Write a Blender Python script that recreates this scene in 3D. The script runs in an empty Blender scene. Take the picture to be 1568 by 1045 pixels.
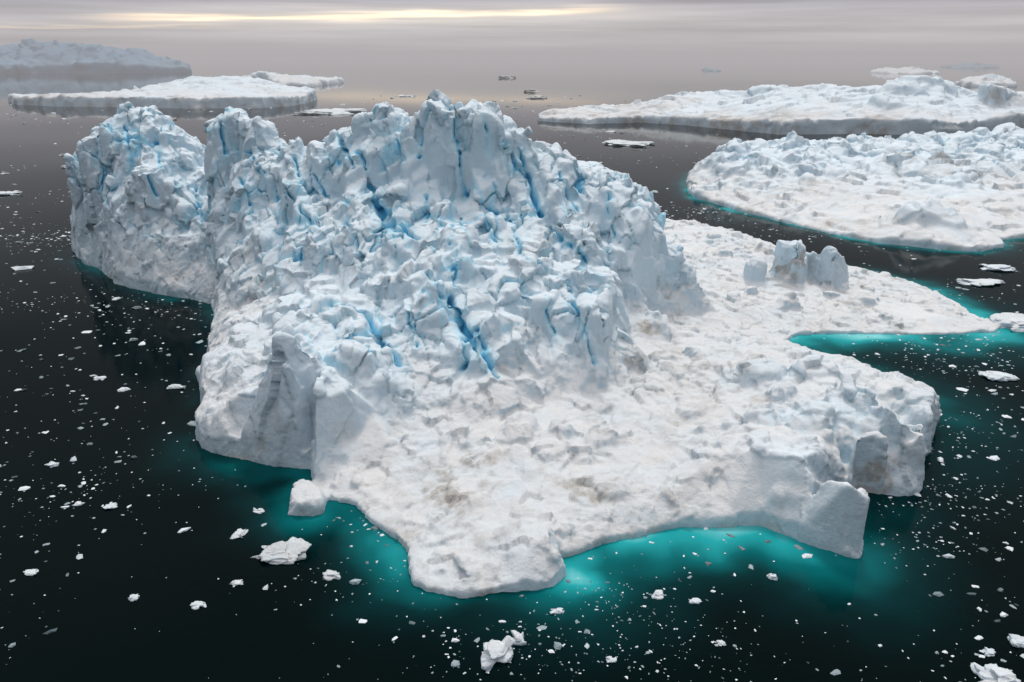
import bpy, math, numpy as np, time
from mathutils import Vector, geometry
T0=time.time()
rng=np.random.default_rng(7)
H=60.0; PITCH=math.radians(19.6); F=28/36*1568
cp,sp=math.cos(PITCH),math.sin(PITCH)
# ---------- survey helpers: bearings measured from the drone position -> world coordinates ----------
def ray(u,v):
    x=(u-784)/F; y=(522.5-v)/F
    return x, cp+y*sp, -sp+y*cp
def Pz(u,v,z=0.0):
    x,dy,dz=ray(u,v); t=(H-z)/(-dz); return (x*t,dy*t,z)
def Py(u,v,Y):
    x,dy,dz=ray(u,v); t=Y/dy; return (x*t,Y,H+dz*t)
# ---------- noise ----------
def _h(ix,iy,iz,s):
    ix=(ix.astype(np.int64)&0xffffffff).astype(np.uint32); iy=(iy.astype(np.int64)&0xffffffff).astype(np.uint32); iz=(iz.astype(np.int64)&0xffffffff).astype(np.uint32)
    n=ix*np.uint32(374761393)+iy*np.uint32(668265263)+iz*np.uint32(2246822519)+np.uint32((s*3266489917)&0xffffffff)
    n=(n^(n>>np.uint32(15)))*np.uint32(2246822519); n=(n^(n>>np.uint32(13)))*np.uint32(3266489917); n=n^(n>>np.uint32(16))
    return (n.astype(np.float64)/4294967295.0).astype(np.float32)
def vnoise(p,s=0):
    c=np.floor(p); f=(p-c).astype(np.float32); f=f*f*(3-2*f); c=c.astype(np.int64)
    r=0
    for dx in (0,1):
        wx=f[:,0] if dx else 1-f[:,0]
        for dy in (0,1):
            wy=f[:,1] if dy else 1-f[:,1]
            for dz in (0,1):
                wz=f[:,2] if dz else 1-f[:,2]
                r=r+wx*wy*wz*_h(c[:,0]+dx,c[:,1]+dy,c[:,2]+dz,s)
    return r*2-1
def fbm(p,o=4,s=0,g=0.5):
    a=1;r=0;t=0
    for i in range(o):
        r=r+a*vnoise(p*(2.03**i)+i*17.3,s+i); t+=a; a*=g
    return r/t
def voro(p,s=0):
    c=np.floor(p).astype(np.int64); n=len(p)
    F1=np.full(n,9e9,np.float32);F2=F1.copy();R=np.zeros(n,np.float32);D=np.zeros(n,np.float32)
    for dx in (-1,0,1):
        for dy in (-1,0,1):
            for dz in (-1,0,1):
                a,b,e=c[:,0]+dx,c[:,1]+dy,c[:,2]+dz
                qx=p[:,0]-(a+_h(a,b,e,s+1)); qy=p[:,1]-(b+_h(a,b,e,s+2)); qz=p[:,2]-(e+_h(a,b,e,s+3))
                d=np.sqrt(qx*qx+qy*qy+qz*qz).astype(np.float32)
                m=d<F1
                F2=np.where(m,F1,np.minimum(F2,d)); F1=np.where(m,d,F1)
                if m.any():
                    i=np.nonzero(m)[0]
                    ai,bi,ei=a[i],b[i],e[i]
                    R[i]=_h(ai,bi,ei,s+4)
                    D[i]=(_h(ai,bi,ei,s+5)-.5)*qx[i]+(_h(ai,bi,ei,s+6)-.5)*qy[i]+(_h(ai,bi,ei,s+7)-.5)*qz[i]
    return F1,F2,R-.5,D*2
def sstep(a,b,x):
    t=np.clip((x-a)/(b-a),0,1); return t*t*(3-2*t)
def blur(Z,r):
    for _ in range(2):
        for ax in (0,1):
            P=np.pad(Z,[(r+1,r) if k==ax else (0,0) for k in (0,1)],mode='edge'); c=np.cumsum(P,axis=ax)
            Z=((c[2*r+1:]-c[:-2*r-1]) if ax==0 else (c[:,2*r+1:]-c[:,:-2*r-1]))/(2*r+1)
    return Z
# ---------- mesh helpers ----------
def mesh_np(name,V,Fa,smooth=True):
    me=bpy.data.meshes.new(name); V=np.asarray(V,np.float32); Fa=np.asarray(Fa,np.int32); k=Fa.shape[1]
    me.vertices.add(len(V)); me.vertices.foreach_set('co',V.ravel())
    me.loops.add(Fa.size); me.loops.foreach_set('vertex_index',Fa.ravel())
    me.polygons.add(len(Fa)); me.polygons.foreach_set('loop_start',np.arange(0,Fa.size,k,dtype=np.int32))
    me.polygons.foreach_set('use_smooth',np.full(len(Fa),smooth))
    me.update(calc_edges=True); me.validate(); return me
def attr(me,n,a):
    at=me.attributes.new(n,'FLOAT','POINT'); at.data.foreach_set('value',np.asarray(a,np.float32))
def obj(name,me,mat):
    o=bpy.data.objects.new(name,me); bpy.context.scene.collection.objects.link(o)
    if mat: me.materials.append(mat)
    return o
def inpoly(x,y,poly):
    ins=np.zeros(x.shape,bool); n=len(poly)
    for i in range(n):
        x1,y1=poly[i][:2]; x2,y2=poly[(i+1)%n][:2]
        if y1==y2: continue
        c=((y1>y)!=(y2>y))&(x<(x2-x1)*(y-y1)/(y2-y1)+x1); ins^=c
    return ins
def segdist2(x,y,poly):
    d=np.full(x.shape,1e9); n=len(poly)
    for i in range(n):
        x1,y1=poly[i][:2]; x2,y2=poly[(i+1)%n][:2]
        dx,dy=x2-x1,y2-y1; L=dx*dx+dy*dy+1e-9
        t=np.clip(((x-x1)*dx+(y-y1)*dy)/L,0,1)
        d=np.minimum(d,(x-x1-t*dx)**2+(y-y1-t*dy)**2)
    return np.sqrt(d)
def polydist3(p,line):
    d=np.full(len(p),1e9)
    for a,b in zip(line[:-1],line[1:]):
        ab=b-a
        if np.linalg.norm(ab)>9: continue
        t=np.clip(((p-a)@ab)/(ab@ab+1e-9),0,1)[:,None]
        d=np.minimum(d,np.linalg.norm(p-a-t*ab,axis=1))
    return d

FOOT=[]
# ---------- iceberg builder ----------
def build_berg(name,poly,pts,mat,step,vox,lines=(),blocks=(),cracks=(),dirts=(),smooths=(),rubble=(0,0),S=1.0,rough_lo=.4,rough_hi=1.0,zr=(5,16),blue_amt=1.0,dirt_amt=.3,seed=1,terr=1.0,blues=()):
    rg=np.random.default_rng(seed)
    poly=[tuple(p) for p in poly]; FOOT.append(poly)
    ctrl=list(poly)+list(pts); edges=[(i,(i+1)%len(poly)) for i in range(len(poly))]
    for L in lines:
        b=len(ctrl); ctrl+=list(L); edges+=[(b+i,b+i+1) for i in range(len(L)-1)]
    co=[Vector(c[:2]) for c in ctrl]
    vo,eo,fo,ov,_,_=geometry.delaunay_2d_cdt(co,edges,[],0,0.05)
    C=np.array([c[:3] for c in ctrl]); vz=[]
    for i,v in enumerate(vo):
        if ov[i]: vz.append(C[ov[i][0],2])
        else:
            d=np.hypot(C[:,0]-v.x,C[:,1]-v.y)+.01; k=np.argsort(d)[:4]; w=1/d[k]**2; vz.append(float((w*C[k,2]).sum()/w.sum()))
    P=np.array(poly)[:,:2]
    x0,y0=P.min(0)-3*step; x1,y1=P.max(0)+3*step
    xs=np.arange(x0,x1,step); ys=np.arange(y0,y1,step); X,Y=np.meshgrid(xs,ys); Z=np.full(X.shape,0.3)
    for f in fo:
        a,b,c=[vo[i] for i in f]; za,zb,zc=[vz[i] for i in f]
        i0=max(int((min(a.x,b.x,c.x)-x0)/step)-1,0);i1=int((max(a.x,b.x,c.x)-x0)/step)+2
        j0=max(int((min(a.y,b.y,c.y)-y0)/step)-1,0);j1=int((max(a.y,b.y,c.y)-y0)/step)+2
        gx=X[j0:j1,i0:i1];gy=Y[j0:j1,i0:i1]
        det=(b.y-c.y)*(a.x-c.x)+(c.x-b.x)*(a.y-c.y)
        if abs(det)<1e-9: continue
        l1=((b.y-c.y)*(gx-c.x)+(c.x-b.x)*(gy-c.y))/det; l2=((c.y-a.y)*(gx-c.x)+(a.x-c.x)*(gy-c.y))/det; l3=1-l1-l2
        m=(l1>=-1e-4)&(l2>=-1e-4)&(l3>=-1e-4)
        sub=Z[j0:j1,i0:i1]; sub[m]=(l1*za+l2*zb+l3*zc)[m]
    ins0=inpoly(X,Y,poly)
    def stamp(cx,cy,rx,ry,ang,zt,tx,ty,R=1.5):
        i0=max(int((cx-x0-R*max(rx,ry))/step),0); i1=int((cx-x0+R*max(rx,ry))/step)+2
        j0=max(int((cy-y0-R*max(rx,ry))/step),0); j1=int((cy-y0+R*max(rx,ry))/step)+2
        gx,gy=X[j0:j1,i0:i1],Y[j0:j1,i0:i1]
        ca,sa=math.cos(math.radians(ang)),math.sin(math.radians(ang))
        lx=(gx-cx)*ca+(gy-cy)*sa; ly=-(gx-cx)*sa+(gy-cy)*ca
        r=np.maximum(np.abs(lx/rx),np.abs(ly/ry))*.75+.25*(np.abs(lx/rx)+np.abs(ly/ry))
        top=zt+tx*lx+ty*ly-np.clip(r-.8,0,9)*1.5*rx
        s=Z[j0:j1,i0:i1]; Z[j0:j1,i0:i1]=np.where((r<1.05),np.maximum(s,top),s)
    Q=np.stack([X.ravel(),Y.ravel(),np.zeros(X.size)],1)
    def hitZ(ZZ,u,v):
        x,dy,dzz=ray(u,v); t=(y0-1)/dy
        for k in range(4000):
            px,py,pz=x*t,dy*t,H+dzz*t
            i=int((px-x0)/step);j=int((py-y0)/step)
            if pz<0.3: break
            if 0<=i<len(xs) and 0<=j<len(ys) and ZZ[j,i]>=pz: break
            t+=step*.5
        return (px,py,max(pz,0))
    SM=[(hitZ(Z,u,v),r) for (u,v,r) in smooths]
    smf=np.ones(X.size)
    for p,r in SM: smf*=1-.9*np.exp(-(((Q[:,0]-p[0])**2+(Q[:,1]-p[1])**2)/r**2)**1.5)
    smf=smf.reshape(X.shape)
    edge=sstep(0,3.5*S,segdist2(X,Y,poly))
    w1=vnoise(Q/(6*S),seed+40).reshape(X.shape); w2=vnoise(Q/(6*S)+7,seed+41).reshape(X.shape)
    CR=np.zeros(X.shape)
    def cells(Z,size,sx,sy,ang,sd,st,tilt,off,gs,warp=.8,cut=0,cw=1.0):
        ca,sa=math.cos(math.radians(ang)),math.sin(math.radians(ang))
        wx,wy=X+w1*warp*S,Y+w2*warp*S
        a=(wx*ca+wy*sa)/(size*sx*S); b=(-wx*sa+wy*ca)/(size*sy*S)
        ci,cj=np.floor(a).astype(np.int64),np.floor(b).astype(np.int64); zz=np.zeros_like(ci)
        F1=np.full(X.shape,9e9);F2=F1.copy();ca_,cb_=np.zeros(X.shape),np.zeros(X.shape)
        for di in (-1,0,1):
            for dj in (-1,0,1):
                fa=ci+di+_h(ci+di,cj+dj,zz,sd+1); fb=cj+dj+_h(ci+di,cj+dj,zz,sd+2)
                d=np.hypot(a-fa,b-fb); m=d<F1; F2=np.where(m,F1,np.minimum(F2,d)); F1=np.where(m,d,F1); ca_=np.where(m,fa,ca_); cb_=np.where(m,fb,cb_)
        A,B=ca_*size*sx*S,cb_*size*sy*S; cx,cy=A*ca-B*sa,A*sa+B*ca
        hi_=np.round(ca_*977).astype(np.int64); hj_=np.round(cb_*977).astype(np.int64)
        Zs=blur(Z,max(1,int(size*S*.18/step))); gy_,gx_=np.gradient(Zs,step)
        ii=np.clip(((cx-x0)/step).astype(int),0,len(xs)-1); jj=np.clip(((cy-y0)/step).astype(int),0,len(ys)-1)
        ok=ins0[jj,ii]
        GX=np.clip(gx_[jj,ii],-1.6,1.6)*gs+(_h(hi_,hj_,zz,sd+3)-.5)*2*tilt; GY=np.clip(gy_[jj,ii],-1.6,1.6)*gs+(_h(hi_,hj_,zz,sd+4)-.5)*2*tilt
        Zp=Zs[jj,ii]+GX*(wx-cx)+GY*(wy-cy)+off*S*(_h(hi_,hj_,zz,sd+5)-.55)*2
        st=st*ok*edge*smf
        Zn=Z+(Zp-Z)*st
        if cut:
            cm=sstep(-.05,.2,fbm(Q/(13*S)+sd,2,sd+9)).reshape(X.shape)
            g=(1-sstep(0,cw/size,(F2-F1)))*cm*st
            Zn=Zn-cut*S*g; np.maximum(CR,g,out=CR)
        return Zn
    hz=sstep(zr[0]*S,zr[1]*S,blur(Z,max(1,int(2*S/step))))
    pt=sstep(-.3,.3,fbm(Q/(11*S),2,seed+70)).reshape(X.shape)
    Z=cells(Z,11,.75,1.25,12,seed+100,terr*(.88*hz),.28,1.35,.45,1.2,2.4,1.1)
    for b in blocks: stamp(*b)
    Z=cells(Z,5.8,.8,1.3,-14,seed+120,terr*(.82*hz*(.4+.6*pt)+.18*(1-hz)),.36,.85,.45,.6,1.4,.7)
    Z=cells(Z,2.7,.85,1.2,25,seed+140,terr*(.55*hz*pt+.75*(1-hz)*(.25+.75*pt)),.36,.42,.5,.4,0)
    # fallen / standing blocks
    Zb=Z.copy(); gyy,gxx=np.gradient(blur(Zb,2),step)
    jj,ii=np.nonzero(ins0&(Zb>1.0*S))
    nh,nl=rubble; cnt=[0,0]; tries=0
    while (cnt[0]<nh or cnt[1]<nl) and tries<40000:
        tries+=1
        k=rg.integers(len(jj)); j,i=jj[k],ii[k]; z=Zb[j,i]; high=z>zr[1]*.75*S
        if rg.random()>smf[j,i]*(.12+.88*pt[j,i]) or CR[j,i]>.2: continue
        c=0 if high else 1
        if cnt[c]>=rubble[c]: continue
        cnt[c]+=1
        if high:
            rx=rg.uniform(.9,3.4)*S; ry=rx*rg.uniform(.7,1.6); hh=rx*rg.uniform(.05,.5)
        else:
            rx=min(.44*math.exp(rg.normal(0.1,.6)),2.4)*S; ry=rx*rg.uniform(.7,1.6); hh=rx*rg.uniform(.1,.6)
        ang=rg.uniform(-45,45); ca,sa=math.cos(math.radians(ang)),math.sin(math.radians(ang))
        gx,gy=np.clip(gxx[j,i],-1,1)*.5,np.clip(gyy[j,i],-1,1)*.5
        stamp(X[j,i],Y[j,i],rx,ry,ang,z+hh,gx*ca+gy*sa+rg.normal(0,.2),-gx*sa+gy*ca+rg.normal(0,.2))
    ins=inpoly(X+w1*.8*S,Y+w2*.8*S,poly)
    Z=np.where(ins,np.maximum(Z,.35*S),-3*S)
    Z0=Z.copy()
    def hit(u,v): return hitZ(Z0,u,v)
    ny,nx=X.shape; n=nx*ny; idx=np.arange(n).reshape(ny,nx)
    top=np.stack([X.ravel(),Y.ravel(),Z.ravel()],1); bot=top.copy(); bot[:,2]=-5*S
    q1=np.stack([idx[:-1,:-1],idx[:-1,1:],idx[1:,1:],idx[1:,:-1]],-1).reshape(-1,4)
    fs=[q1,q1[:,::-1]+n]
    for e in (idx[0,:],idx[:,-1],idx[-1,::-1],idx[::-1,0]):
        fs.append(np.stack([e[:-1],e[:-1]+n,e[1:]+n,e[1:]],1))
    me=mesh_np('tmp',np.vstack([top,bot]),np.vstack(fs))
    o=obj('tmp',me,None); md=o.modifiers.new('r','REMESH'); md.mode='VOXEL'; md.voxel_size=vox; md.adaptivity=0
    dg=bpy.context.evaluated_depsgraph_get(); ev=o.evaluated_get(dg); m2=bpy.data.meshes.new_from_object(ev)
    V=np.zeros(len(m2.vertices)*3,np.float32); m2.vertices.foreach_get('co',V); V=V.reshape(-1,3)
    L=np.zeros(len(m2.loops),np.int32); m2.loops.foreach_get('vertex_index',L)
    lt=np.zeros(len(m2.polygons),np.int32); m2.polygons.foreach_get('loop_total',lt)
    assert (lt==4).all()
    Fq=L.reshape(-1,4); bpy.data.objects.remove(o)
    keep=(V[Fq][:,:,2].max(1)>-1.6*S); Fq=Fq[keep]
    us,inv=np.unique(Fq,return_inverse=True); V=V[us].astype(np.float64); Fq=inv.reshape(-1,4)
    E=np.vstack([Fq[:,[0,1]],Fq[:,[1,2]],Fq[:,[2,3]],Fq[:,[3,0]]]); N=len(V)
    deg=np.bincount(E[:,0],minlength=N)+np.bincount(E[:,1],minlength=N)
    def avg(a):
        out=np.empty_like(a)
        for k in range(a.shape[1]):
            out[:,k]=(np.bincount(E[:,0],a[E[:,1],k],N)+np.bincount(E[:,1],a[E[:,0],k],N))/deg
        return out
    def normals(V):
        A=V[Fq[:,2]]-V[Fq[:,0]];B=V[Fq[:,3]]-V[Fq[:,1]]; nf=np.cross(A,B); nv=np.zeros_like(V)
        for k in range(3):
            for c in range(4): nv[:,k]+=np.bincount(Fq[:,c],nf[:,k],N)
        return nv/(np.linalg.norm(nv,axis=1,keepdims=True)+1e-9)
    bi=np.clip(((V[:,0]-x0)/step).round().astype(int),0,nx-1); bj=np.clip(((V[:,1]-y0)/step).round().astype(int),0,ny-1)
    crv=CR[bj,bi]
    V=.85*V+.15*avg(V)
    nn=normals(V)
    for _ in range(2): nn=avg(nn)
    nn/=np.linalg.norm(nn,axis=1,keepdims=True)+1e-9
    wv=np.stack([fbm(V/(4*S)+3*i,3,seed+60+i) for i in range(3)],1)*.7*S
    rr=rough_lo+(rough_hi-rough_lo)*sstep(zr[0]*S,zr[1]*S,V[:,2])
    smv=np.ones(N)
    for p,r in SM: smv*=1-.85*np.exp(-(((V-np.array(p))**2).sum(1)/r**2)**1.5)
    hzv=sstep(zr[0]*S,zr[1]*S,V[:,2])
    patch=.08+.22*(1-hzv)+.95*sstep(-.2,.4,fbm(V/(9*S),2,seed+75))
    rr=rr*smv; rf=rr*patch
    W=V+wv
    f1,f2,r,d=voro(W/np.array([4.4,5.6,10])/S,seed+20)
    g1,g2,r2,d2=voro(W/np.array([1.6,2.0,3.0])/S+9,seed+30)
    disp=(r*.5+d*1.85)*rr+(r2*.22+d2*.6)*(.8*rf+.10*smv)
    tex=smv*(.35+.65*patch)
    disp+=fbm(V/(2.2*S),3,seed+80)*.11*tex+(.5-np.abs(fbm((V+wv*.3)/(1.1*S),3,seed+84)))*.17*tex+vnoise(V/(.5*S),seed+88)*.06*tex
    lowm=sstep(-.5*S,1.5*S,V[:,2]); disp*=S*(.35+.65*lowm)
    c3=(1-sstep(0,.05,f2-f1))*sstep(.0,.25,fbm(V/(12*S)+5,2,seed+90))*rr*hzv
    disp-=c3*1.0*S
    blue=sstep(.2,1,crv)*.55*hzv+c3*.6
    nz17=vnoise(V/2.0,17); nz4=np.clip(vnoise(V/3.5,18),0,1)
    for line,wd,dp in cracks:
        px=[]
        for (u0,v0),(u1,v1) in zip(line[:-1],line[1:]):
            k=max(1,int(math.hypot(u1-u0,v1-v0)/9)); px+=[(u0+(u1-u0)*q/k,v0+(v1-v0)*q/k) for q in range(k)]
        px.append(line[-1]); L3=np.array([hit(*p) for p in px])
        lo,hi3=L3.min(0)-5*wd-2,L3.max(0)+5*wd+2
        sel=np.nonzero(((V>lo)&(V<hi3)).all(1))[0]
        if not len(sel): continue
        dd=polydist3(V[sel]+wv[sel]*1.2,L3)*(1+.35*nz17[sel]+1.3*nz4[sel])
        disp[sel]-=np.exp(-(dd/(wd*.9))**2)*dp*1.3; blue[sel]+=.95*np.exp(-(dd/(wd*.85))**2)+.24*np.exp(-(dd/(wd*3.8))**2)
    V=V+nn*disp[:,None]
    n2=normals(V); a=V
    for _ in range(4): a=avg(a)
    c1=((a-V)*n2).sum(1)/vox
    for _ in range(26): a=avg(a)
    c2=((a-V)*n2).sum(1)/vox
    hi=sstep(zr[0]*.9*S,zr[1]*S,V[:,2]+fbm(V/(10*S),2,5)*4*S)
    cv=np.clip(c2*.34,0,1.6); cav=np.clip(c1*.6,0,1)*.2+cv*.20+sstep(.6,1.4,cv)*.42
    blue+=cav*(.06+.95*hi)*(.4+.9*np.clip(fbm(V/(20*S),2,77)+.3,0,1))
    for (u,v,rad,am) in blues:
        p=np.array(hit(u,v)); g=np.exp(-(np.linalg.norm(V-p,axis=1)/rad)**2); blue+=am*g*(.10+cav*1.2)
    blue*=blue_amt
    dn=fbm(V/(3.2*S)+80,4,seed+99)
    dirt=sstep(.15,.65,dn+.3*fbm(V/(18*S),2,12))*dirt_amt*(1-.6*hi)+.10*dirt_amt*(1-hi)
    dirt+=dirt_amt*.9*(1-sstep(0,2.0*S,V[:,2]))*sstep(-.2,.5,dn)
    dn2=fbm(V/(1.4*S)+30,4,seed+98)
    for (u,v,rad,am) in dirts:
        p=np.array(hit(u,v)); g=np.exp(-(np.linalg.norm((V-p)*np.array([1,.8,1]),axis=1)/rad)**2)
        dirt+=am*g*sstep(-.15,.4,dn*.6+dn2*.6)
    me=mesh_np(name,V,Fq); attr(me,'blue',np.clip(blue,0,1.3)); attr(me,'dirt',np.clip(dirt,0,1)); attr(me,'high',hi); attr(me,'calm',1-smv)
    ob=obj(name,me,mat); print(name,N,round(time.time()-T0,1)); return ob,hit

# ---------- materials ----------
def nt(mat):
    mat.use_nodes=True; t=mat.node_tree; t.nodes.clear(); return t
def ice_material(name='glacier_ice',k=1.0,tint=(1,1,1)):
    m=bpy.data.materials.new(name); t=nt(m); N=t.nodes; L=t.links
    out=N.new('ShaderNodeOutputMaterial'); b=N.new('ShaderNodeBsdfPrincipled'); L.new(b.outputs[0],out.inputs[0])
    b.inputs['Roughness'].default_value=.55; b.inputs['Specular IOR Level'].default_value=.2
    def at(n):
        a=N.new('ShaderNodeAttribute'); a.attribute_name=n; return a.outputs['Fac']
    def mix(f,a,bb):
        x=N.new('ShaderNodeMix'); x.data_type='RGBA'
        if isinstance(f,float): x.inputs[0].default_value=f
        else: L.new(f,x.inputs[0])
        for s,val in ((6,a),(7,bb)):
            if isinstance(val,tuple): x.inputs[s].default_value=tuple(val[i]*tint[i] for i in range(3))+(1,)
            else: L.new(val,x.inputs[s])
        return x.outputs[2]
    def mp(v,a,c,lo=0,hi=1):
        x=N.new('ShaderNodeMapRange'); L.new(v,x.inputs[0]); x.inputs[1].default_value=a;x.inputs[2].default_value=c;x.inputs[3].default_value=lo;x.inputs[4].default_value=hi; return x.outputs[0]
    def math_(op,a,c):
        x=N.new('ShaderNodeMath'); x.operation=op
        for i,v in enumerate((a,c)):
            if isinstance(v,(int,float)): x.inputs[i].default_value=v
            else: L.new(v,x.inputs[i])
        return x.outputs[0]
    geo=N.new('ShaderNodeNewGeometry'); sx=N.new('ShaderNodeSeparateXYZ'); L.new(geo.outputs['Normal'],sx.inputs[0])
    def noise(sc,d=4,r=.6):
        x=N.new('ShaderNodeTexNoise'); x.inputs['Scale'].default_value=sc*k; x.inputs['Detail'].default_value=d; x.inputs['Roughness'].default_value=r; L.new(geo.outputs['Position'],x.inputs['Vector']); return x.outputs['Fac']
    snow=mix(at('high'),(.74,.735,.725),(.755,.825,.865))
    steep=mp(sx.outputs[2],.8,.15)
    col=mix(math_('MULTIPLY',steep,.85),snow,(.54,.68,.77))  # bare blue-grey ice on steep faces, colour cooled to paint in shade
    col=mix(mp(noise(.12,4,.65),.42,.68,0,.4),col,(.62,.76,.84))
    bl=at('blue')
    col=mix(mp(bl,.05,.5,0,.88),col,(.46,.76,.89))
    col=mix(mp(bl,.45,1.1,0,.92),col,(.12,.54,.80))
    dirt=math_('MULTIPLY',at('dirt'),mp(noise(1.6,5,.75),.3,.62,.35,1.25))
    col=mix(mp(dirt,0,1,0,.82),col,(.38,.345,.30))
    L.new(col,b.inputs['Base Color'])
    b1=N.new('ShaderNodeBump'); b1.inputs['Distance'].default_value=.5/k; L.new(noise(1.7,6,.75),b1.inputs['Height'])
    L.new(mp(at('calm'),0,1,.65,.4),b1.inputs['Strength'])
    L.new(b1.outputs[0],b.inputs['Normal'])
    return m
ice=ice_material(); ice_far=ice_material('glacier_ice_distant',.35); ice_dark=ice_material('glacier_ice_shaded',.1,(.25,.39,.50))  # ice_dark: shade on the far bergs is painted into its tint

# ---------- MAIN ICEBERG ----------
w=lambda u,v,z=.8:(lambda p:(p[0],p[1],z))(Pz(u,v,0))
poly=[w(117,392,4),w(153,415,3),w(182,437,3),w(240,450,3),w(290,458,2),w(330,468,1.2),(-68,172,2.5),(-59,140,3),(-53,124,5),w(299,672,3.5),w(312,688,2),w(360,705,3),w(420,715,3),w(460,718,1.5),w(482,716,.8),
 w(482,738,.6),w(446,770,.7),w(446,786,.5),w(490,789,.5),w(506,768,.5),w(540,776,.6),w(590,812,.7),w(630,850,1.0),w(632,895,.8),w(650,908,.7),w(710,915,.7),w(800,912,.9),w(850,900,.9),w(872,885,.9),
 w(862,858,.6),w(900,846,.6),w(930,835,.7),w(1000,815,.8),w(1050,806,1),w(1110,808,1.3),w(1165,805,2),w(1230,830,2.6),w(1280,848,4.5),w(1312,858,7.5),w(1322,842,7.5),(39,92,5),(44,99,2.5),(50,103,1.5),w(1380,762,.8),w(1405,750,.8),
 (62.5,108,2.5),(68,117,6),(72.5,124,6),(70,133,4),(65,145,3.5),(60,155,3),(60,166,1.2),w(1225,512,.6),w(1300,513,.5),w(1370,512,.5),w(1450,512,.5),w(1525,511,.4),w(1532,500,.4),w(1500,484,.4),w(1450,460,.5),w(1400,434,.6),w(1345,420,.6),w(1300,412,1),
 (84,250,3),(80,270,3),(64,292,3),(48,300,3),(20,290,4),(-20,278,4),(-60,280,6),(-95,288,8),(-122,290,8),(-147,275,8),(-145,258,6)]
pts=[Py(117,240,249),Py(128,214,247),Py(162,207,237),Py(185,158,247),Py(215,168,246),Py(258,193,242),Py(284,232,240),
 Py(240,240,228),Py(200,230,233),Py(240,300,220),Py(190,300,224),Py(134,300,244),Py(126,345,247),Py(165,370,227),Py(220,380,214),Py(280,300,222),Py(290,400,209),
 Py(345,176,222),Py(390,186,219),Py(425,222,212),Py(335,260,213),Py(342,330,200),Py(345,400,188),Py(345,480,172),
 Py(380,250,207),Py(400,300,196),Py(420,370,180),Py(400,430,171),Py(430,465,162),Py(470,420,166),Py(440,290,194),Py(480,330,182),Py(520,400,165),Py(500,300,190),
 Py(600,230,193),Py(560,270,187),Py(590,300,180),Py(640,250,184),Py(610,290,180),Py(700,300,177),Py(760,300,177),Py(640,325,170),Py(700,325,169),Py(760,330,168),Py(580,340,171),
 Py(950,350,172),Py(900,330,173),Py(960,430,165),Py(900,400,160),Py(850,350,168),Py(955,470,155),Py(800,380,158),Py(730,380,156),Py(650,370,159),Py(820,440,143),Py(880,440,142),Py(740,445,142),Py(650,440,143),Py(580,400,157),Py(550,440,151),
 Py(900,490,138),Py(820,520,131),Py(740,560,125),Py(690,520,132),Py(620,470,140),Py(905,550,133),
 Pz(962,520,5.5),Pz(945,592,4.8),Pz(875,605,4.8),Pz(740,645,4.6),Pz(650,625,5.6),Pz(600,645,4.6),
 Py(425,508,114),Py(450,516,114),Py(500,528,117),Py(480,482,136),Py(525,482,133),Py(560,512,129),Py(590,570,121),Py(620,560,127),
 Py(440,560,111.5),Py(424,620,110.8),Py(480,590,109.6),Py(475,660,109.2),Py(540,590,113),Py(572,625,115.5),Py(505,690,108.5),Py(555,660,112),Py(400,575,119),Py(385,600,114.5),Py(340,560,131),Py(312,545,139),Py(299,606,123.5),Py(360,500,146),Py(420,470,151),Py(410,538,126),Py(335,630,117),Py(385,680,112),Py(398,650,116.2),Py(393,590,121.5),
 Pz(520,720,1.8),Pz(600,700,2.6),Pz(600,760,1.6),Pz(660,820,1.6),Pz(720,800,2.6),Pz(680,740,2.8),Pz(720,750,2.8),Pz(850,780,2.9),Pz(920,780,2.8),Pz(1000,770,2.6),Pz(900,700,3.6),Pz(800,700,3.8),Pz(1000,700,3.4),Pz(1050,680,4.2),Pz(690,885,1.2),Pz(480,760,1.3),
 Pz(1345,742,3.2),Pz(1398,735,1.8),Pz(1425,640,8),Pz(1442,606,8.8),Pz(1350,620,9),Pz(1370,680,7),Pz(1250,650,8.6),Pz(1250,600,9),Pz(1150,600,6.5),Pz(1150,645,6.5),
 Pz(1050,600,4.5),Pz(1000,560,5),Pz(1050,520,5),Pz(1150,545,8),Pz(1230,552,8.5),Pz(1380,580,8.5),Pz(1430,590,8.5),Pz(1290,548,8),Pz(1170,525,7),Pz(1050,450,5),Pz(1100,480,4),Pz(1200,470,3),Pz(1350,480,2),Pz(1450,488,1.4),Pz(1050,400,6),Pz(1130,400,5),Pz(1250,450,3),Pz(1380,435,1.8),Pz(1020,345,8),Pz(1085,352,7),Pz(1160,372,6),Pz(1140,510,3),
 (33.5,172,4.5),(35.5,190,5),(39,230,7),(44,268,8),(30.5,185,32),(31.5,200,29),(28,225,24),(5,235,26),(-30,230,30),(-60,235,31),(-82,240,28),(-10,262,14),(-60,262,16),(-110,272,28),(-92,258,28)]
lines=[[Py(500,232,206),Py(520,204,206),Py(560,178,203),Py(585,172,202),Py(612,165,200),Py(628,200,196),Py(650,174,192),Py(668,154,189),Py(700,165,186),Py(755,169,185),Py(768,196,184),Py(820,217,184),Py(860,243,183),Py(900,254,183),Py(950,276,181),Py(982,292,177),Py(992,325,173),(31.2,171.5,4.5)],
 [Py(300,256,240),Py(312,334,217),Py(326,414,202)],
 [Py(425,224,212),Py(450,226,209),Py(500,232,206.5)],
 [Pz(1065,694,4.6),Pz(1105,688,7.4),Pz(1160,684,8.9),Pz(1228,697,9.8),Pz(1262,717,9.9),Pz(1300,740,10),Pz(1320,756,9.4),Pz(1322,738,7),Pz(1290,705,7.5),Pz(1262,688,8.5)],
 [Pz(728,885,1.3),Pz(765,850,2.8),Pz(812,832,4.2),Pz(838,818,4.8),Pz(856,852,2.6),Pz(864,880,1.0)]]
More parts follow.
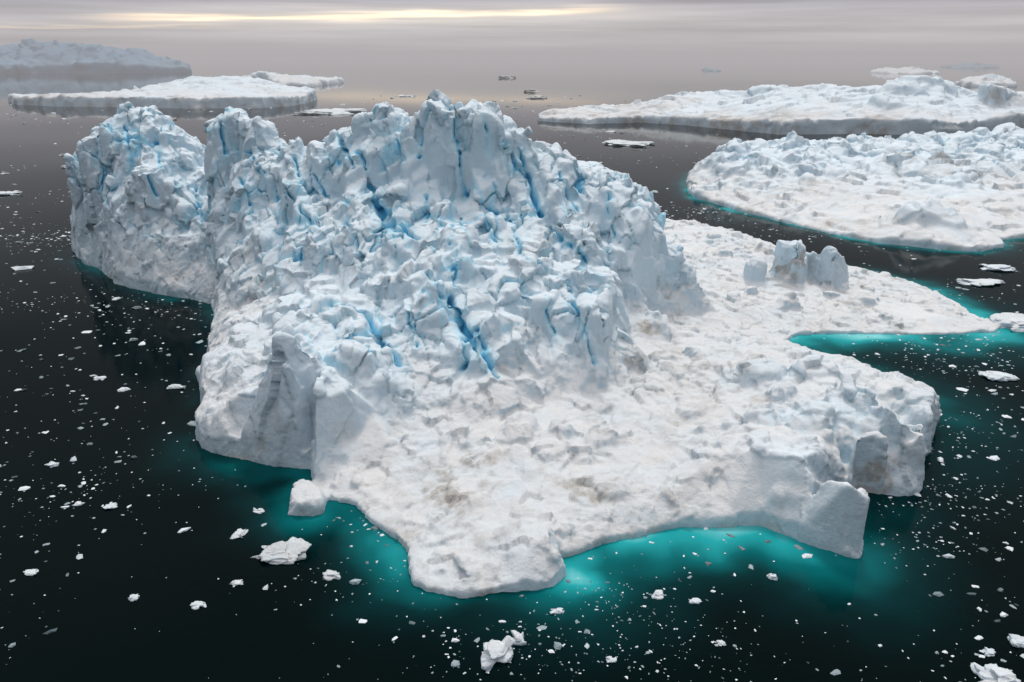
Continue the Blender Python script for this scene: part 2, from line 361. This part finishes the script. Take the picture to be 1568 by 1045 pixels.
def blk(u,v,Y,rx,ry,ang,tx=0,ty=0):
    p=Py(u,v,Y); return (p[0],p[1],rx,ry,ang,p[2],tx,ty)
blocks=[blk(185,159,247,3.4,6,20,.5,.1),blk(210,166,247,2.2,5,-10,-.4,0),blk(232,168,244,2.6,5,10,-.5,0),blk(254,192,242,3,5,0,-.6,0),blk(145,203,240,5,5,10,.4,.1),blk(124,231,247,3,6,0,.3,0),blk(165,186,243,2.4,4,30,.5,0),
 blk(332,178,221,3,6,5,.3,.1),blk(360,175,220,3.4,5,20,-.2,0),blk(396,187,217,3.4,5,-15,-.4,0),blk(445,219,208,2.5,4,20,.5,0),blk(495,221,206,3,4,-20,.5,0),
 blk(525,197,204,2.5,5,10,.7,0),blk(565,173,201,3.4,4,25,.6,0),blk(588,172,200,2,4,0,.2,0),blk(606,165,199,2.8,4.5,-12,-.7,0),
 blk(676,159,187,4.4,6,15,-.15,.2),blk(702,166,184.5,3,5,0,.1,.1),blk(738,168,183.5,4.5,4.5,10,-.15,.1),
 blk(962,272,180,1.8,2.4,0,.3,0),blk(800,207,183,3,3,20,-.5,0),blk(870,246,182,3,3,0,-.4,0),
 blk(640,332,168,4,5,15,.1,.3),blk(735,334,166,5,4,-10,0,.3),blk(690,350,162,4,4,20,0,.3),blk(560,330,172,5,5,30,.2,.3),blk(500,355,172,5,5,10,.2,.3),blk(850,466,140,5,4,10,.1,.4),blk(750,486,136,5,4,-5,0,.4),blk(800,390,154,5,5,15,.1,.2),blk(880,350,165,5,5,-15,.1,.2),blk(430,252,206,5,5,20,.1,.3),blk(560,240,195,4,5,-20,.1,.3),
 blk(640,455,139,4.5,5,20,.1,.3),blk(905,460,138,3.5,5,-10,.2,.2),
 blk(1158,394,205,2.4,2.6,10,-.1,.1),blk(1200,369,209,1.5,2.6,12,-.7,0),blk(1222,373,206,2.0,3.2,-8,.2,0),blk(1248,382,208,1.2,3,10,-.5,0),blk(1277,387,205,3.1,3.2,30,-.9,.1),blk(1150,440,192,1.6,1.6,30),
 blk(1340,418,222,6,2,10),blk(1210,452,186,3,2,15,.1,.2),blk(1310,462,188,2,1.6,0)]
def bz(u,v,z,rx,ry,ang,tx=0,ty=0):
    p=Pz(u,v,z); return (p[0],p[1],rx,ry,ang,z,tx,ty)
blocks+=[bz(1180,625,8.8,3.2,2.4,15,.1,.2),bz(1245,628,10.2,3,3,-10,.1,.1),bz(1300,600,10.8,3.6,2.6,20,0,.2),bz(1350,632,10.5,2.8,2.4,-25,.1,.1),bz(1400,598,10.4,3.6,3,10,0,.1),bz(1250,560,10.2,4,3,5,.1,.1),bz(1165,556,9.5,4.2,3,-15,.1,.2),bz(1335,672,8.8,2.4,2,30,.1,.2),bz(1395,655,9,2.8,2.2,-10,.1,.1),bz(1200,590,9.5,2.4,2,35,0,.2),bz(920,660,5.6,2.6,2,20,.1,.2),bz(895,690,5,1.8,1.5,10,0,.2),bz(935,745,4.2,2.2,1.6,-10,0,.2),bz(800,640,6.2,2.4,2,10,0,.3),bz(860,650,5.8,1.8,1.6,-20,0,.3),bz(1045,505,6.4,2.4,2,10),bz(1015,540,6.4,2.2,2,30),bz(1420,625,9.4,2.2,2,20,0,.1),bz(700,660,5.4,2.4,1.8,15,.1,.3),bz(1060,620,6,2.6,2,-15,.1,.2),bz(1100,700,5.2,1.8,1.4,20,.1,.2)]
cracks=[([(568,288),(580,320),(605,352)],.8,2.6),([(694,185),(704,230),(712,300)],.5,1.8),([(795,230),(815,290),(828,330)],.65,2.4),([(758,325),(760,380)],.4,1.4),
 ([(505,468),(560,476),(575,505),(610,560)],.55,2.0),([(690,455),(712,510),(710,560)],.55,2.2),([(712,508),(740,545),(762,575)],.5,2.0),([(728,500),(752,560)],.35,1.4),([(880,465),(895,510),(912,552)],.45,1.8),([(862,435),(885,455)],.4,1.4),
 ([(430,285),(455,312),(478,345)],.5,2),([(520,210),(540,260)],.5,1.8),([(545,228),(560,262)],.45,1.4),([(570,355),(606,340),(640,365)],.45,1.8),([(403,575),(425,545)],.45,1.6),([(475,345),(462,395)],.4,1.5),
 ([(340,190),(345,235)],.5,1.6),([(655,420),(690,470)],.35,1.4),([(606,210),(620,245)],.45,1.2),([(505,240),(520,250)],.6,1.2),([(335,280),(350,290)],.5,1.2),([(225,270),(240,300)],.35,1.2),([(165,195),(175,215),(210,210)],.5,1.5),([(840,350),(900,400),(930,430)],.32,1.2),([(780,330),(800,400),(870,430)],.32,1.2),
 ([(380,235),(405,265)],.4,1.3),([(480,265),(500,300),(530,310)],.4,1.3),([(655,300),(650,340)],.35,1.3),([(690,340),(690,375)],.32,1.2),([(740,180),(748,235)],.4,1.3),([(880,255),(890,290)],.35,1.1),([(530,340),(545,375)],.35,1.3),
 ([(600,355),(610,400)],.32,1.2),([(700,380),(695,440)],.32,1.1),
 ([(650,195),(640,240)],.35,1.1),([(860,265),(885,325)],.35,1.1),([(930,300),(942,365)],.35,1.1),([(450,240),(462,290)],.4,1.2),([(370,275),(386,335)],.35,1.1),([(190,190),(202,245)],.4,1.2),([(150,235),(160,295)],.35,1.1),([(236,205),(247,255)],.4,1.2),([(620,475),(640,540)],.3,1.0),([(838,465),(850,525)],.3,1.0),([(300,290),(312,350),(325,400)],.4,1.4),([(770,215),(790,260)],.4,1.2)]
dirts=[(735,700,4.2,1.2),(680,775,4,.9),(690,740,6,.6),(900,755,3.5,.9),(1005,748,2,.9),(990,500,3.5,1.3),(1385,735,5,1.3),(1330,720,5,.9),(1120,610,7,.5),(1050,490,6,.5),(1040,660,4,.8),(790,385,5,.6),(240,330,8,.7),(150,290,7,.7),(180,400,8,.7),(410,435,5,.6),(320,360,4,.8),(370,390,5,.5),(330,600,5,.4),(1215,400,5,1.5),(1200,400,3,1.5),(1330,435,6,.9),(1300,465,4,.8),(1180,380,5,.9),(720,850,5,.6),(920,650,5,.4),(1150,380,4,.9),(1240,500,6,.4),(350,690,8,.4),(960,540,5,.7),(1080,560,8,.5),(850,720,6,.4)]
smooths=[(650,260,6),(470,590,4),(1165,745,7),(1280,780,6),(800,868,2.5),(560,640,5),(1400,480,7),(745,250,4),(985,400,7),(1050,380,5)]
blues=[(1250,640,9,.4),(1340,650,9,.4),(1390,610,8,.35),(900,640,7,.4),(1180,620,7,.4),(600,640,6,.4),(690,300,25,.3),(230,230,25,.4),(560,220,20,.3)]
berg,hit=build_berg('iceberg',poly,pts,ice,.35,.30,lines,blocks,cracks,dirts,smooths,rubble=(100,1200),S=1.0,rough_lo=.42,rough_hi=.88,dirt_amt=.32,seed=3,terr=1.0,blues=blues)

# ---------- SECONDARY ICEBERGS ----------
pE=[w(1052,290,2),w(1062,303,1.5),w(1120,322,1.2),w(1180,335,1.2),w(1240,350,1.2),w(1300,364,1.5),w(1350,374,2),w(1430,383,2),w(1500,386,1.5),w(1530,380,1.5),w(1528,368,1.2),w(1570,364,1.5),w(1700,362,3),w(1790,330,4),(380,400,6),(370,470,6),(300,490,6),(200,485,6),(130,470,5),(100,440,4),(88,405,4)]
tE=[Py(1080,245,397),Py(1110,228,412),Py(1180,212,430),Py(1240,214,436),Py(1300,208,440),Py(1400,205,432),Py(1500,198,430),Py(1560,202,425),Py(1640,200,425),Py(1200,262,368),Py(1130,270,368),Py(1200,312,322),Py(1400,262,358),Py(1300,260,362),Py(1300,310,318),Py(1400,320,291),Py(1425,335,276),Py(1400,350,270),Py(1500,300,316),Py(1540,270,350),Py(1560,330,292),Py(1240,285,340),Py(1210,265,362),Py(1470,370,262),Py(1660,300,330)]
build_berg('iceberg',pE,tE,ice,.85,.75,blocks=[blk(1205,262,360,7,7,20,.2,.1),blk(1245,272,350,6,7,0,-.2,.1),blk(1090,234,398,5,6,10),blk(1130,219,412,6,5,20),blk(1425,316,279,11,7,10,0,.3),blk(1450,330,275,7,5,-30,-.2,.2),blk(1300,220,410,12,8,10,.1,.2),blk(1500,230,385,12,8,-10,.1,.2),blk(1400,226,400,9,7,25,-.1,.2),blk(1340,278,340,8,5,15,.1,.2),blk(1475,270,340,9,6,5,.1,.2),blk(1200,212,425,9,7,0,.1,.1),blk(1550,205,420,12,8,10,.1,.1)],smooths=[(1300,330,9),(1450,350,8),(1500,330,8)],rubble=(90,320),dirts=[(1255,290,8,1),(1420,250,22,.7),(1150,290,15,.6),(1440,245,10,.8),(1300,350,15,.4)],S=1.9,rough_lo=.5,rough_hi=.9,zr=(3,8),blue_amt=.55,dirt_amt=.33,seed=21,terr=.85,blues=[(1425,340,14,.9)])
pD=[w(822,186,4),w(900,190,5),w(985,188,6),w(1050,192,8),w(1110,198,8),w(1200,207,11),w(1330,205,13),w(1400,207,12),w(1480,205,9),w(1546,204,14),(560,760,14),(545,860,10),(420,930,10),(250,960,10),(160,930,8),(60,890,6),(25,850,5)]
tD=[Py(845,167,848),Py(900,164,850),Py(975,165,850),Py(1000,152,860),Py(1060,142,895),Py(1145,148,850),Py(1160,135,850),Py(1270,129,850),Py(1370,133,820),Py(1400,121,812),Py(1416,115,810),Py(1440,127,800),Py(1462,149,780),Py(1490,155,745),Py(1525,131,750),Py(1543,165,735),Py(1300,166,715),Py(1200,170,720),Py(1100,174,760),Py(1378,162,715),Py(1160,156,780),Py(1330,149,770)]
build_berg('iceberg',pD,tD,ice_far,2.0,1.7,blocks=[blk(1522,130,748,10,12,10,-.3,0),blk(1382,162,716,12,9,0,-.5,0),blk(1412,117,806,22,16,20,-.1,0),blk(1400,128,790,34,16,0,-.1,.2),blk(1180,134,840,28,14,0),blk(1330,134,826,28,14,5),blk(1255,131,842,20,12,5)],rubble=(4,26),dirts=[(1000,185,20,1.3),(1110,195,25,1.2),(1330,203,22,1.3),(900,170,70,.6),(1530,150,20,.8),(1180,205,30,.8)],S=4.2,rough_lo=.3,rough_hi=.45,zr=(2,6),blue_amt=.5,dirt_amt=.33,seed=33,terr=.25)
pB=[w(12,154,8),w(25,161,10),w(100,164,13),w(200,165,14),w(300,167,13),w(400,166,15),w(452,162,14),(-285,1160,12),(-300,1280,14),(-360,1370,14),(-480,1380,12),(-600,1330,10),(-660,1230,8)]
tB=[Py(90,138,1250),Py(200,122,1330),Py(300,118,1340),Py(380,117,1340),Py(420,132,1240),Py(448,150,1120),Py(300,140,1150),Py(200,142,1150),Py(130,133,1270),Py(60,146,1180)]
build_berg('iceberg',pB,tB,ice_far,3.0,2.6,dirts=[(265,152,14,1.8),(50,150,50,.8),(130,155,40,.6),(340,160,30,.5)],blocks=[blk(190,121,1330,22,12,0)],rubble=(0,20),S=5,rough_lo=.3,rough_hi=.35,zr=(1,5),blue_amt=.3,dirt_amt=.35,seed=41,terr=.25)
pC=[w(392,126,8),w(425,133,8),w(470,134,8),(-430,2150,10),(-600,2150,12),(-640,1950,12)]
build_berg('iceberg',pC,[Py(402,106,2080),Py(430,116,1990),Py(445,118,1950)],ice_far,6,5,S=6,rough_lo=.4,rough_hi=.5,zr=(1,4),seed=51,terr=.1,dirts=[(450,130,40,.9)])
pA=[(-2600,3300,50),w(-80,112,40),w(0,113,30),w(80,112,25),w(150,112,35),w(220,112,28),w(293,111,18),(-1500,3900,30),(-1800,4200,60),(-2600,4200,60)]
tA=[Py(-40,70,3620),Py(20,67,3620),Py(50,63,3600),Py(100,66,3600),Py(128,84,3560),Py(150,70,3600),Py(175,78,3600),Py(205,73,3620),Py(240,88,3640),Py(285,97,3680),Py(60,92,3470),Py(0,90,3480),Py(170,93,3470)]
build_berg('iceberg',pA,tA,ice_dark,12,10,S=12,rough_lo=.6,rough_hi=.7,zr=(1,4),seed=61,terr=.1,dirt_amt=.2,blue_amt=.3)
for i,(u0,u1,vb,vt) in enumerate([(1358,1442,113,104),(1468,1536,104,97),(1488,1560,133,114),(1085,1108,109,105)]):
    a=w(u0,vb,6);b=w((u0+u1)/2,vb+.8,6);c=w(u1,vb,6); D=a[1]*1.06
    q=[a,b,c,(c[0]*.99,D,8),(a[0]*1.01,D,8)]
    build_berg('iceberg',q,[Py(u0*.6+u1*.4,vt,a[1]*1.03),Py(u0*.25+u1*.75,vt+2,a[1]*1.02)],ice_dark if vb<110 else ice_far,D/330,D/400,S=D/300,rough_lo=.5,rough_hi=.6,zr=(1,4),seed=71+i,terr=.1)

# ---------- FLOES ----------
def floe(name,u,v,sx,sy,h,seed,mat=ice,tone=0.1,lean=(0,0),sub=5):
    import bmesh
    x,y,_=Pz(u,v,0)
    bm=bmesh.new(); bmesh.ops.create_icosphere(bm,subdivisions=sub,radius=1); V=np.array([q.co[:] for q in bm.verts]); Fa=np.array([[q.index for q in f.verts] for f in bm.faces]); bm.free()
    a=np.sign(V)*np.abs(V)**.75
    f1,f2,r,d=voro(V*1.1+seed*3.1,seed); g1,g2,r2,d2=voro(V*2.6+seed,seed+5)
    k=1+.4*r+.6*d+.06*r2+.14*d2+.04*fbm(V*5+seed,3,seed)
    P=a*k[:,None]; P=P*np.array([sx,sy,h]); P[:,2]+=lean[0]*P[:,0]+lean[1]*P[:,1]-h*.15
    me=mesh_np(name,P,Fa); n=len(P); attr(me,'blue',np.full(n,.06)+.12*(1-sstep(0,.08,g2-g1))); attr(me,'dirt',np.clip(tone+.3*fbm(V*2+seed,3,4),0,1)); attr(me,'high',np.full(n,.3)); attr(me,'calm',np.full(n,.5))
    o=obj(name,me,mat); o.location=(x,y,0); FL.append((x,y,max(sx,sy))); return o
FL=[]
for i,a in enumerate([(427,848,2.9,1.8,1.0,3,.35,(.12,.15)),(508,882,1.0,.8,.5,4,.4),(765,1006,1.6,1.5,1.1,5,.1,(.1,.2)),(793,982,.7,.7,.9,6,.1),(1530,1040,1.8,1.5,.9,7,.1),(1559,985,.9,.8,.5,8,.1),(1552,497,4.5,4,1.6,9,.2),(397,783,.8,.6,.35,10,.3),
    (362,893,.7,.5,.3,11,.1),(305,927,.7,.5,.3,12,.1),(206,916,.6,.5,.35,13,.1),(47,877,.8,.5,.25,14,.1),(1008,912,.7,.65,.4,15,.1),(1065,922,.6,.4,.3,16,.1),(855,936,.7,.45,.25,17,.1),(1103,986,.5,.4,.25,18,.1),(935,1012,.5,.4,.25,19,.1),(1527,578,2.8,2,.7,20,.1),(270,594,1.5,1,.5,21,.2),(152,580,1,.8,.4,22,.1),(80,712,.8,.6,.35,23,.1),(1182,885,.55,.45,.35,24,.1),(1515,1000,.6,.5,.3,25,.1),(367,818,.8,1.1,.2,26,.3),(170,776,.9,.7,.25,27,.2),(120,773,.6,.5,.3,28,.1),
    (960,221,15,14,2.2,30,.2),(512,173,32,26,4,31,.2),(480,175,20,10,2.5,32,.4),(105,256,4,3,1.2,33,.1),(8,298,6,4,1.2,34,.2),(1270,345,4,4,1,35,.1),(1530,412,5,3,1,36,.1),(1500,434,4,3,.8,37,.1),(1370,318,4,4,1,38,.1),(620,148,14,12,2,39,.1)]):
    floe('ice_floe',a[0],a[1],a[2],a[3],a[4],a[5],ice,a[6],a[7] if len(a)>7 else (0,0),5 if a[2]>1.5 else 4)
for a in [(775,120,28,30,8,50,1.0),(822,150,14,30,3.5,51,.9),(812,141,14,12,4,52,1.0),(262,184,4,4,2.0,53,1.0),(98,238,2.5,2,1,54,.8)]:
    floe('dirty_ice_floe',a[0],a[1],a[2],a[3],a[4],a[5],ice,a[6],(0,0),4)

# ---------- BRASH ICE (one object) ----------
ph=(1+5**.5)/2
IV=np.array([(-1,ph,0),(1,ph,0),(-1,-ph,0),(1,-ph,0),(0,-1,ph),(0,1,ph),(0,-1,-ph),(0,1,-ph),(ph,0,-1),(ph,0,1),(-ph,0,-1),(-ph,0,1)])/1.9
IF=np.array([(0,11,5),(0,5,1),(0,1,7),(0,7,10),(0,10,11),(1,5,9),(5,11,4),(11,10,2),(10,7,6),(7,1,8),(3,9,4),(3,4,2),(3,2,6),(3,6,8),(3,8,9),(4,9,5),(2,4,11),(6,2,10),(8,6,7),(9,8,1)])
M=15000
Yb=60*np.exp(rng.random(M)*math.log(1400/60)); Xb=(rng.random(M)*2-1)*.82*Yb
Q=np.stack([Xb/14,Yb/22,np.zeros(M)],1)*np.minimum(1,(90/Yb))[:,None]**.5
dens=sstep(-.2,.5,fbm(Q,3,5)); keep=rng.random(M)<dens*.62+.03
Xb,Yb=Xb[keep],Yb[keep]; sz=.095*(Yb/100)**.75*np.exp(rng.normal(0,.75,len(Xb)))
cl=[(90,365,14,260),(1100,325,14,240),(1300,360,25,220),(1440,760,6,160),(1390,830,5,90),(740,1030,6,90),(1010,990,7,120),(860,965,6,100),(200,300,25,150),(1480,560,9,120),(1430,520,10,120),(940,905,4,70),(1050,1000,6,80),(540,800,4,30),(110,760,8,130),(280,480,14,120),(30,470,14,120),(1500,450,20,160),(520,900,6,60),(1480,660,8,80)]
for (u,v,rad,n) in cl:
    x,y,_=Pz(u,v); Xb=np.append(Xb,x+rng.normal(0,rad,n)*1.2); Yb=np.append(Yb,y+rng.normal(0,rad*.6,n)); sz=np.append(sz,.075*(y/100)**.8*np.exp(rng.normal(0,.5,n)))
ok=np.ones(len(Xb),bool)
for P in FOOT: ok&=~inpoly(Xb,Yb,P)
for fx,fy,fr in FL: ok&=((Xb-fx)**2+(Yb-fy)**2)>(fr*.9)**2
Xb,Yb,sz=Xb[ok],Yb[ok],np.minimum(sz[ok],2.2); n=len(Xb)
V=IV[None]*(1+.8*(rng.random((n,12,1))-.5))*np.stack([1+rng.random(n)*1.5,1+rng.random(n)*.5,.35+rng.random(n)*.35],1)[:,None,:]*sz[:,None,None]
an=rng.random(n)*6.28; c,s=np.cos(an)[:,None],np.sin(an)[:,None]
V=np.stack([V[...,0]*c-V[...,1]*s+Xb[:,None],V[...,0]*s+V[...,1]*c+Yb[:,None],V[...,2]+(sz*.05)[:,None]],-1)
Fa=(IF[None]+np.arange(n)[:,None,None]*12).reshape(-1,3)
me=mesh_np('brash_ice',V.reshape(-1,3),Fa,False); tone=np.where(rng.random(n)<.6,.2+.8*rng.random(n),.05*rng.random(n)); attr(me,'tone',np.repeat(tone,12))
m=bpy.data.materials.new('brash_ice'); t=nt(m); out=t.nodes.new('ShaderNodeOutputMaterial'); b=t.nodes.new('ShaderNodeBsdfPrincipled'); a=t.nodes.new('ShaderNodeAttribute'); a.attribute_name='tone'; cr=t.nodes.new('ShaderNodeValToRGB')
cr.color_ramp.elements[0].color=(.74,.78,.80,1); cr.color_ramp.elements[1].color=(.03,.06,.07,1); e=cr.color_ramp.elements.new(.3); e.color=(.33,.41,.43,1)
t.links.new(a.outputs['Fac'],cr.inputs[0]); t.links.new(cr.outputs[0],b.inputs['Base Color']); b.inputs['Roughness'].default_value=.6; t.links.new(b.outputs[0],out.inputs[0])
obj('brash_ice',me,m); print('brash',n)

# ---------- WATER ----------
def axis(a,b,step,lo,hi,g=1.09):
    mid=list(np.arange(a,b,step)); s=step;x=mid[-1]
    while x<hi: s*=g; x+=s; mid.append(x)
    s=step;x=mid[0];L=[]
    while x>lo: s*=g; x-=s; L.append(x)
    return np.array(L[::-1]+mid)
xs=axis(-160,230,.9,-14000,14000); ys=axis(55,330,.9,-400,22000)
X,Y=np.meshgrid(xs,ys); fl=np.stack([X.ravel(),Y.ravel(),np.zeros(X.size)],1)
shoal=np.zeros(X.shape)
wob=fbm(fl/5,3,19).reshape(X.shape)
d=np.maximum(segdist2(X,Y,FOOT[0])+wob*2.4,0); dE=np.maximum(segdist2(X,Y,FOOT[1])+wob*2,0)
G=[(1090,850,16,1.05,9),(930,880,8,1.0,6),(1250,880,10,.65,6),(1000,840,8,1.15,8),(580,840,9,.72,6.5),(500,800,8,.52,6),(640,900,7,.5,4),(390,720,12,.36,6.5),(470,730,7,.45,5),(1300,520,22,.95,9),(1480,545,28,.8,12),(1560,560,30,.6,14),(1400,600,14,.4,7),(1520,500,16,.75,7),(1480,465,22,.7,7),(1380,425,18,.4,5),(135,410,14,.45,5),(240,455,16,.4,4),(320,475,10,.4,4),(760,925,9,.28,4)]
for (u,v,r,sg,Ld) in G:
    x,y,_=Pz(u,v); shoal=np.maximum(shoal,sg*np.exp(-((X-x)**2+(Y-y)**2)/(2*r*r))*np.exp(-(d/Ld)**1.8))
shoal=np.maximum(shoal,.62*np.exp(-(dE/4.5)**1.4)); shoal=np.maximum(shoal,.18*np.exp(-(d/1.2)))
nf=fbm(fl/9,3,9).reshape(X.shape); shoal*=np.clip(1+.5*nf,0,2)
ny,nx=X.shape; idx=np.arange(nx*ny).reshape(ny,nx)
q=np.stack([idx[:-1,:-1],idx[:-1,1:],idx[1:,1:],idx[1:,:-1]],-1).reshape(-1,4)
me=mesh_np('sea_water',fl,q); attr(me,'shoal',shoal.ravel())
m=bpy.data.materials.new('sea_water'); t=nt(m); N=t.nodes; L=t.links
out=N.new('ShaderNodeOutputMaterial'); b=N.new('ShaderNodeBsdfPrincipled'); L.new(b.outputs[0],out.inputs[0])
a=N.new('ShaderNodeAttribute'); a.attribute_name='shoal'; cr=N.new('ShaderNodeValToRGB'); E=cr.color_ramp.elements
E[0].color=(.0002,.0036,.0038,1); E[1].color=(.20,.60,.60,1); E[1].position=1
for p_,c_ in ((.2,(.0008,.026,.028,1)),(.5,(.002,.12,.125,1)),(.78,(.016,.33,.34,1))):
    e=E.new(p_); e.color=c_
L.new(a.outputs['Fac'],cr.inputs[0]); L.new(cr.outputs[0],b.inputs['Base Color'])
b.inputs['Roughness'].default_value=.04; b.inputs['IOR'].default_value=1.33; b.inputs['Specular IOR Level'].default_value=.035
geo=N.new('ShaderNodeNewGeometry'); n1=N.new('ShaderNodeTexNoise'); n1.inputs['Scale'].default_value=.9; n1.inputs['Detail'].default_value=4; L.new(geo.outputs['Position'],n1.inputs['Vector'])
vl=N.new('ShaderNodeVectorMath'); vl.operation='LENGTH'; L.new(geo.outputs['Position'],vl.inputs[0])
mr=N.new('ShaderNodeMapRange'); L.new(vl.outputs['Value'],mr.inputs[0]); mr.inputs[1].default_value=80; mr.inputs[2].default_value=800; mr.inputs[3].default_value=.18; mr.inputs[4].default_value=.02
bp=N.new('ShaderNodeBump'); bp.inputs['Distance'].default_value=.12; L.new(mr.outputs[0],bp.inputs['Strength']); L.new(n1.outputs['Fac'],bp.inputs['Height']); L.new(bp.outputs[0],b.inputs['Normal'])
obj('sea_water',me,m)

# ---------- FOG BANK ----------
bx=np.array([(x,y,z) for x in(-13000,13000) for y in(380,21000) for z in(-3,150)],float)
me=mesh_np('fog_bank',bx,[(0,1,3,2),(4,6,7,5),(0,4,5,1),(2,3,7,6),(0,2,6,4),(1,5,7,3)],False)
m=bpy.data.materials.new('fog'); t=nt(m); N=t.nodes; L=t.links; out=N.new('ShaderNodeOutputMaterial')
ab=N.new('ShaderNodeVolumeAbsorption'); em=N.new('ShaderNodeEmission'); ad=N.new('ShaderNodeAddShader')
dn=1/5000; ab.inputs['Color'].default_value=(0,0,0,1); ab.inputs['Density'].default_value=dn; em.inputs['Color'].default_value=(.44,.42,.435,1); em.inputs['Strength'].default_value=dn
L.new(ab.outputs[0],ad.inputs[0]); L.new(em.outputs[0],ad.inputs[1]); L.new(ad.outputs[0],out.inputs['Volume'])
obj('fog_bank',me,m)

# ---------- WORLD ----------
sc=bpy.context.scene; W=bpy.data.worlds.new('World'); sc.world=W; W.use_nodes=True; t=W.node_tree; N=t.nodes; L=t.links; N.clear()
SUN_EL,SUN_AZ=math.radians(56),math.radians(12)
out=N.new('ShaderNodeOutputWorld'); sky=N.new('ShaderNodeTexSky'); sky.sky_type='NISHITA'; sky.sun_disc=False; sky.sun_elevation=SUN_EL; sky.sun_rotation=SUN_AZ
bg1=N.new('ShaderNodeBackground'); bg1.inputs['Strength'].default_value=.01; L.new(sky.outputs[0],bg1.inputs[0])
bg2=N.new('ShaderNodeBackground'); ad=N.new('ShaderNodeAddShader'); L.new(bg1.outputs[0],ad.inputs[0]); L.new(bg2.outputs[0],ad.inputs[1]); L.new(ad.outputs[0],out.inputs[0])
tc=N.new('ShaderNodeTexCoord'); sx=N.new('ShaderNodeSeparateXYZ'); L.new(tc.outputs['Generated'],sx.inputs[0])
def mth(op,*a):
    x=N.new('ShaderNodeMath'); x.operation=op
    for i,v in enumerate(a):
        if isinstance(v,(int,float)): x.inputs[i].default_value=v
        else: L.new(v,x.inputs[i])
    return x.outputs[0]
cr=N.new('ShaderNodeValToRGB'); E=cr.color_ramp.elements; E[0].color=(.43,.41,.425,1); E[1].color=(1.25,1.27,1.33,1)
for p_,c_ in ((.035,(.43,.41,.43,1)),(.06,(.30,.285,.325,1)),(.13,(.26,.255,.275,1)),(.3,(.24,.245,.26,1)),(.55,(.64,.65,.69,1))):
    e=E.new(p_); e.color=c_
L.new(sx.outputs[2],cr.inputs[0])
mpn=N.new('ShaderNodeMapping'); mpn.inputs['Scale'].default_value=(2.2,2.2,60); L.new(tc.outputs['Generated'],mpn.inputs[0])
nz=N.new('ShaderNodeTexNoise'); nz.inputs['Scale'].default_value=1.6; nz.inputs['Detail'].default_value=6; L.new(mpn.outputs[0],nz.inputs[0])
cl=N.new('ShaderNodeMapRange'); L.new(nz.outputs['Fac'],cl.inputs[0]); cl.inputs[1].default_value=.3; cl.inputs[2].default_value=.7; cl.inputs[3].default_value=.74; cl.inputs[4].default_value=1.26
side=mth('ADD',mth('MULTIPLY',sx.outputs[1],.20),.98)
mul=N.new('ShaderNodeVectorMath'); mul.operation='SCALE'; L.new(cr.outputs[0],mul.inputs[0]); L.new(mth('MULTIPLY',cl.outputs[0],side),mul.inputs['Scale'])
nb=N.new('ShaderNodeTexNoise'); nb.inputs['Scale'].default_value=3.0; nb.inputs['Detail'].default_value=4; L.new(mpn.outputs[0],nb.inputs[0])
def streak(a,bs,wd,x0,x1,soft):
    line=mth('ADD',mth('MULTIPLY',sx.outputs[0],bs),a); line=mth('ADD',line,mth('MULTIPLY',mth('SUBTRACT',nb.outputs['Fac'],.5),.016))
    dd=mth('DIVIDE',mth('SUBTRACT',sx.outputs[2],line),wd); g=mth('POWER',2.718,mth('MULTIPLY',mth('MULTIPLY',dd,dd),-1))
    ma=N.new('ShaderNodeMapRange'); ma.interpolation_type='SMOOTHSTEP'; L.new(sx.outputs[0],ma.inputs[0]); ma.inputs[1].default_value=x0; ma.inputs[2].default_value=x0+soft
    mb=N.new('ShaderNodeMapRange'); mb.interpolation_type='SMOOTHSTEP'; L.new(sx.outputs[0],mb.inputs[0]); mb.inputs[1].default_value=x1; mb.inputs[2].default_value=x1-soft
    front=mth('GREATER_THAN',sx.outputs[1],0)
    return mth('MULTIPLY',mth('MULTIPLY',g,front),mth('MULTIPLY',ma.outputs[0],mb.outputs[0]))
s1=streak(.0495,.026,.0032,-.48,.16,.14); s2=streak(.046,.012,.011,-.5,.30,.3); s3=streak(.040,.02,.0018,-.62,-.28,.1)
def scl(col,f):
    x=N.new('ShaderNodeVectorMath'); x.operation='SCALE'; x.inputs[0].default_value=col; L.new(f,x.inputs['Scale']); return x.outputs[0]
def addv(a,b):
    x=N.new('ShaderNodeVectorMath'); x.operation='ADD'; L.new(a,x.inputs[0]); L.new(b,x.inputs[1]); return x.outputs[0]
colr=addv(addv(mul.outputs[0],scl((.95,.66,.30),s1)),addv(scl((.36,.32,.24),s2),scl((.35,.25,.12),s3)))
L.new(colr,bg2.inputs[0]); bg2.inputs['Strength'].default_value=1.0

# ---------- SUN ----------
sd=bpy.data.lights.new('sun','SUN'); sd.energy=1.45; sd.angle=math.radians(12); sd.color=(1,.965,.91); so=bpy.data.objects.new('sun',sd); sc.collection.objects.link(so)
dirv=Vector((math.sin(SUN_AZ)*math.cos(SUN_EL),math.cos(SUN_AZ)*math.cos(SUN_EL),math.sin(SUN_EL))); so.rotation_euler=dirv.to_track_quat('Z','Y').to_euler()
# ---------- CAMERA ----------
cd=bpy.data.cameras.new('camera'); cd.lens=28; cd.sensor_width=36; cd.clip_end=40000; cd.clip_start=.5; co=bpy.data.objects.new('camera',cd); co.location=(0,0,H); co.rotation_euler=(math.pi/2-PITCH,0,0); sc.collection.objects.link(co); sc.camera=co
sc.view_settings.view_transform='Standard'; sc.view_settings.look='None'; sc.view_settings.exposure=0
sc.cycles.transparent_max_bounces=16
print('total',time.time()-T0)
